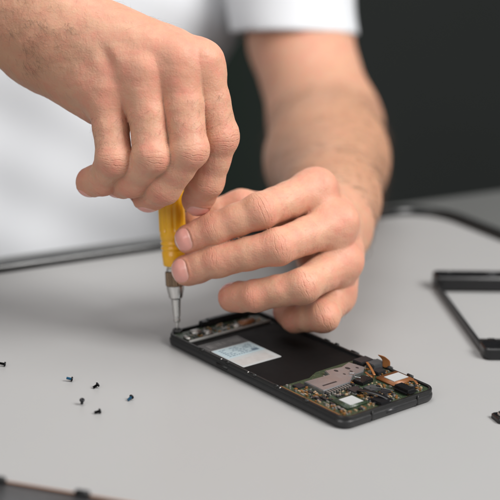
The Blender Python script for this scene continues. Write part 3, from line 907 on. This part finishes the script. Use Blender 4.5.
# orange ribbon standing up at the far edge
bm = bmesh.new()
pts = [(0, 0, 6.4, 4.6), (.2, 0, 8.4, 4.6), (.1, .1, 10.6, 4.8), (-.8, .3, 12.0, 5.2), (-2.0, .5, 12.9, 5.0), (-3.4, .8, 14.3, 4.6)]
rows = []
for sx, dy, z, w_ in pts:                       # sx, width: along the picture's horizontal
    rows.append([bm.verts.new(((102.8+(sx+s*w_/2)*.67+dy*.74)/1000, (69.6+(sx+s*w_/2)*.74-dy*.67)/1000, (z-s*.12*w_)/1000)) for s in (-1, 0, 1)])
for k in range(len(rows)-1):
    for i in range(2): bm.faces.new((rows[k][i], rows[k][i+1], rows[k+1][i+1], rows[k+1][i]))
o = obj_bm('ribbon_cable', bm, MT['flex_brown'], ph)
md_ = o.modifiers.new('t', 'SOLIDIFY'); md_.thickness = .0004; md_.offset = 0
md_ = o.modifiers.new('s', 'SUBSURF'); md_.levels = 1; md_.render_levels = 2
# flex wires across the right part
def strip(name, pts, w, m, th=.3):
    bm = bmesh.new(); rows = []
    C_ = [Vector(p) for p in pts]; C_ = [C_[0]]+C_+[C_[-1]]; P_ = []
    for i in range(1, len(C_)-2):
        for q in range(4):
            t = q/4; a_, b_, c_, d_ = C_[i-1:i+3]
            P_.append(.5*((2*b_)+(c_-a_)*t+(2*a_-5*b_+4*c_-d_)*t*t+(3*b_-a_-3*c_+d_)*t**3))
    P_.append(C_[-1])
    for i, p in enumerate(P_):
        d = (P_[min(i+1, len(P_)-1)]-P_[max(i-1, 0)]); d.z = 0; d.normalize(); n = Vector((-d.y, d.x, 0))
        rows.append([bm.verts.new((p+n*s*w/2)/1000) for s in (-1, 1)])
    for k in range(len(rows)-1): bm.faces.new((rows[k][0], rows[k][1], rows[k+1][1], rows[k+1][0]))
    o = obj_bm(name, bm, m, ph)
    a = o.modifiers.new('t', 'SOLIDIFY'); a.thickness = th/1000
    return o
strip('flex_cable', [(119, 31, 8.0), (124, 32, 8.9), (129, 34, 9.0), (134, 36, 8.2), (138, 37, 7.2)], 3.2, MT['black_gloss'])
strip('flex_cable', [(104, 52, 8.4), (107, 50.5, 8.6), (111, 50, 8.2)], 1.3, MT['copper'])
strip('flex_cable', [(96, 61, 9.6), (103, 57, 9.4), (109.5, 53.5, 8.1)], 1.4, MT['flex_brown'])
strip('wire', [(101, 42, 8.9), (104, 44, 9.3), (106, 41, 9.0), (109, 43, 8.6)], .4, MT['steel_dull'], .5)
strip('wire', [(121, 38, 8.3), (126, 41, 9.2), (131, 46, 8.2)], .5, MT['chip2'], .5)
strip('flex_cable', [(124, 66, 7.2), (127, 67, 7.6), (130, 66, 6.8)], 1.5, MT['copper'])
# antenna split lines and side buttons on the shell
for v in (20, 55):
    bm = bmesh.new(); bx(bm, U1_-.35, U1_+.08, v, v+1, 1.2, 6.6, .05); obj_bm('antenna_gap', bm, MT['black'], ph)
bm = bmesh.new(); bx(bm, U1_-.3, U1_+.12, 31, 40, 2.2, 4.1, .18); obj_bm('port_opening', bm, MT['chip'], ph)
bm = bmesh.new(); bx(bm, 38, 48, W0_-.35, W0_+.5, 2.4, 4.2, .3); obj_bm('side_button', bm, MT['black'], ph)
ph.location.z = .0
# ------------------------------------------------------------------ screws on the tray
def screw_meshes():
    bm = bmesh.new(); lathe(bm, [(0, .8), (.15, 1.35), (.6, 1.45), (.9, 1.25), (1.0, .9)], 24)
    h = bmesh.new()
    return bm
SP = [((4, 366.5), 195, 'small black screw at the left edge of the photo, farthest from the phone', 0, 0),
      ((71, 381.5), 190, 'tiny black screw with blue thread, left of the two in the middle row', 1, 0),
      ((97, 388), 215, 'tiny all black screw tilted on its head, between the two blue tipped ones', 0, 25),
      ((131, 400), 235, 'tiny screw with bright blue thread end, nearest to the phone', 1, 20),
      ((82, 405), 100, 'tiny grey screw seen head on, lower left of the cluster', 0, 60),
      ((99, 413.5), 205, 'tiny black screw lying nearest to the camera', 0, 10)]
proto = None
for (px, py), rz, lb, blue, tilt in SP:
    g = ground(px, py)
    r = bpy.data.objects.new('machine_screw', None); r.empty_display_size = .004; link(r)
    tag(r, lb, 'screw', 'loose phone screws on the light grey tray')
    bm = bmesh.new(); lathe(bm, [(0, .9), (.12, 1.3), (.5, 1.4), (.85, 1.2), (.95, .5), (.7, .4)], 24); hd = obj_bm('head', bm, MT['screw'], r)
    bm = bmesh.new()
    prof = []
    for k in range(9): prof += [(-.3*k, .78), (-.3*k-.15, .58)]
    prof.reverse()
    lathe(bm, prof, 18); th_ = sharp(obj_bm('thread', bm, MT['screw_blue'] if blue else MT['screw'], r), 30)
    # screw axis is local z; lay it down: head radius 1.4, rests on head rim and thread end
    el = rad(tilt) if tilt else rad(-14)
    r.rotation_euler = (0, rad(90)-el, rad(rz+180))
    d = Matrix.Rotation(rad(rz+180), 3, 'Z') @ Matrix.Rotation(rad(90)-el, 3, 'Y')
    # settle on the surface: lowest vertex at z = 0
    lowest = min((d @ v.co).z for o_ in (hd, th_) for v in o_.data.vertices)
    r.location = (g[0], g[1], -lowest+.00002)

# ------------------------------------------------------------------ right: empty black phone bezel
A_ = ground(437, 288); B_ = ground(487, 357)
dv = Vector(B_-A_).normalized(); ln_ = (Vector(B_)-Vector(A_)).length*1000
bz = empty('plastic_frame', (A_[0], A_[1], .0), math.atan2(dv.y, dv.x), label='empty black phone bezel frame lying at the right edge of the tray', cat='phone frame')
# local x runs along the long left side (towards camera); y = across, to the right
Wb = 68; Lb = ln_+2
bm = bmesh.new(); loft(bm, [(rrect(-6, 8, -2, Wb, 3), 1.4), (rrect(-7, 9, -3, Wb, 4), 2.4), (rrect(-7, 9, -3, Wb, 4), 9.5), (rrect(-6, 8, -2, Wb, 3), 10.5)]); bx(bm, -4, 4, 0, 6, .02, 2, .3); sharp(obj_bm('top_bar', bm, MT['black_gloss'], bz))
bm = bmesh.new(); loft(bm, [(rrect(8.5, Lb-8, -2.6, -.4, .5), .6), (rrect(8.5, Lb-8, -2.8, -.2, .5), 3.8), (rrect(8.5, Lb-8, -2.6, -.4, .5), 4.8)]); sharp(obj_bm('side_rail', bm, MT['gunmetal'], bz))
bm = bmesh.new(); loft(bm, [(rrect(8.5, Lb-8, Wb-2.4, Wb, .5), .3), (rrect(8.5, Lb-8, Wb-2.6, Wb, .5), 3.4)]); sharp(obj_bm('side_rail', bm, MT['gunmetal'], bz))
bm = bmesh.new(); loft(bm, [(rrect(Lb-8.5, Lb+3, -3, Wb, 4), .1), (rrect(Lb-9, Lb+4, -3.4, Wb, 4), 1.4), (rrect(Lb-11, Lb+4, -3.4, Wb, 4), 6.6), (rrect(Lb-10, Lb+3, -2.6, Wb, 3), 7.4)]); sharp(obj_bm('bottom_bar', bm, MT['black_gloss'], bz))
bm = bmesh.new(); bx(bm, Lb-22, Lb-19, 0, Wb-3, 1.0, 4.0, .3); bx(bm, Lb-19, Lb-9, 4, 9, 1.0, 5.6, .5); obj_bm('cross_brace', bm, MT['black'], bz)
for q in ((-4, -2.5, 7, 9.5, 10.4, 11.0, .15), (-3, 1, 33, 41, 10.4, 10.8, .15)):
    bm = bmesh.new(); bx(bm, *q); obj_bm('contact_pad', bm, MT['chip2'], bz)

# small part at the right edge
g = ground(503, 420)
sp = empty('camera_part', tuple(g), rad(20), label='small black metal phone part at the lower right edge of the photo', cat='phone part')
bm = bmesh.new(); loft(bm, [(rrect(-5, 7, -5, 5, 1.5), .05), (rrect(-5, 7, -5, 5, 1.5), 2.2), (rrect(-4.4, 6.4, -4.4, 4.4, 1.2), 2.8)]); sharp(obj_bm('housing', bm, MT['black_gloss'], sp))
bm = bmesh.new(); lathe(bm, [(2.7, 3.3), (4.0, 3.2), (4.2, 2.8), (4.2, 1.8), (3.5, 1.6)], 28); obj_bm('lens_ring', bm, MT['steel'], sp)

# ------------------------------------------------------------------ bottom left: second phone back panel
A_ = ground(-30, 485); B_ = ground(130, 512)
dv = Vector(B_-A_).normalized()
bp = empty('back_cover', tuple(A_), math.atan2(dv.y, dv.x), label='dark phone panel with a copper edge and small clips at the lower left corner', cat='phone cover')
bm = bmesh.new(); loft(bm, [(rrect(-55, 92, -70, -.6, 8), .1), (rrect(-56, 93, -71, -.1, 9), 1.0), (rrect(-56, 93, -71, 0, 9), 4.6), (rrect(-55, 92, -70, -.8, 8), 5.2)]); sharp(obj_bm('panel', bm, MT['gunmetal'], bp))
bm = bmesh.new(); bx(bm, -45, 84, -1.6, -.9, 5.15, 5.8, .2); obj_bm('copper_edge', bm, MT['flex_brown'], bp)
bm = bmesh.new(); bx(bm, -45, 84, -66, -4.5, 5.15, 5.5, .2); obj_bm('inner_tray', bm, MT['chip2'], bp)
for u in (14, 52):
    bm = bmesh.new(); bx(bm, u, u+4.5 if u < 20 else u+7, -3.4, -.9, 5.1, 8.0, .5); obj_bm('clip', bm, MT['black'], bp)

# ------------------------------------------------------------------ tray / desk / wall
th = math.atan2(.68, 1.0)
e1 = np.array([math.cos(th), math.sin(th), 0]); e2 = np.array([-math.sin(th), math.cos(th), 0])
corner = ground(427, 212)
tr = empty('work_tray', tuple(corner), th, label='large light grey work tray with a raised rounded black rim lying on the desk', cat='work tray')
LX, LY = 900, 700
def ring(bm, o0, o1, r, zs, flip=False):
    pass
bm = bmesh.new(); loft(bm, [(rrect(-LX, 0, -LY, 0, 34, 12), -6.0), (rrect(-LX, 0, -LY, 0, 34, 12), 0.0)]); obj_bm('panel', bm, MT['table'], tr, False)
bm = bmesh.new()
def rr2(o_): return rrect(-LX-o_, o_, -LY-o_, o_, 34+o_, 12)
RG = [(rr2(.2), -6.5), (rr2(9.4), -6.5), (rr2(10), -5.5), (rr2(10), 4.2), (rr2(9.6), 5.2), (rr2(8.6), 5.7), (rr2(4), 5.8), (rr2(1.8), 5.7), (rr2(.5), 4.8), (rr2(.0), .02), (rr2(.2), -6.5)]
loft(bm, RG, cap0=False, cap1=False); obj_bm('rim', bm, MT['rim'], tr)
dk_c = ground(155, 236, -.0065)
dk = empty('desk', (dk_c[0], dk_c[1], -.0066), math.atan2(.66, 1), label='grey desk under the work tray, its far edge in front of the person', cat='desk')
bm = bmesh.new(); loft(bm, [(rrect(-900, 900, -900, 0, 8), -28), (rrect(-900, 900, -900, 0, 8), -1.5), (rrect(-899, 899, -899, -1, 7), -.1)]); obj_bm('desktop', bm, MT['desk'], dk, False)
bm = bmesh.new()
for x, y in ((-860, -60), (860, -60), (-860, -860), (860, -860)):
    b2 = bmesh.new(); bx(b2, x-22, x+22, y-22, y+22, -727, -28, 2); obj_bm('leg', b2, MT['black'], dk)
bm.free()
bm = bmesh.new(); bx(bm, -3500, 3500, -3500, 3500, -20, 0); fl = obj_bm('floor', bm, MT['desk'], None, False); fl.location = (0, 0, -.7346); tag(fl, kind='structure')
bm = bmesh.new(); bx(bm, -3500, 3500, -30, 30, 0, 3000); wl = obj_bm('wall', bm, MT['wall'], None, False); wl.location = (0, 2.6, -.73); tag(wl, kind='structure')

# ------------------------------------------------------------------ light
w = bpy.data.worlds.new('World'); scene.world = w; w.use_nodes = True
bg = w.node_tree.nodes['Background']; bg.inputs[0].default_value = (1.0, 1.0, 1.0, 1); bg.inputs[1].default_value = .24
def area(name, loc, target, size, power, col):
    ld = bpy.data.lights.new(name, 'AREA'); ld.shape = 'RECTANGLE'; ld.size, ld.size_y = size; ld.energy = power; ld.color = col
    o = bpy.data.objects.new(name, ld); link(o); o.location = loc
    o.rotation_euler = (Vector(target)-Vector(loc)).to_track_quat('-Z', 'Y').to_euler(); return o
area('window_softbox', (1.0, -.62, 1.15), (0, .0, .1), (.75, .75), 32, (1, .985, .965))
area('overhead_softbox', (-.15, -.1, 1.55), (-.05, .15, .05), (.8, .8), 10, (1, .99, .98))
area('front_softbox', (-.75, -1.3, .85), (-.1, .2, .15), (.9, .9), 7.5, (1, .985, .97))

scene.view_settings.view_transform = 'Standard'; scene.view_settings.look = 'None'
scene.view_settings.gamma = 1; scene.view_settings.exposure = 0.05
scene.render.engine = 'CYCLES'
scene.cycles.use_denoising = True
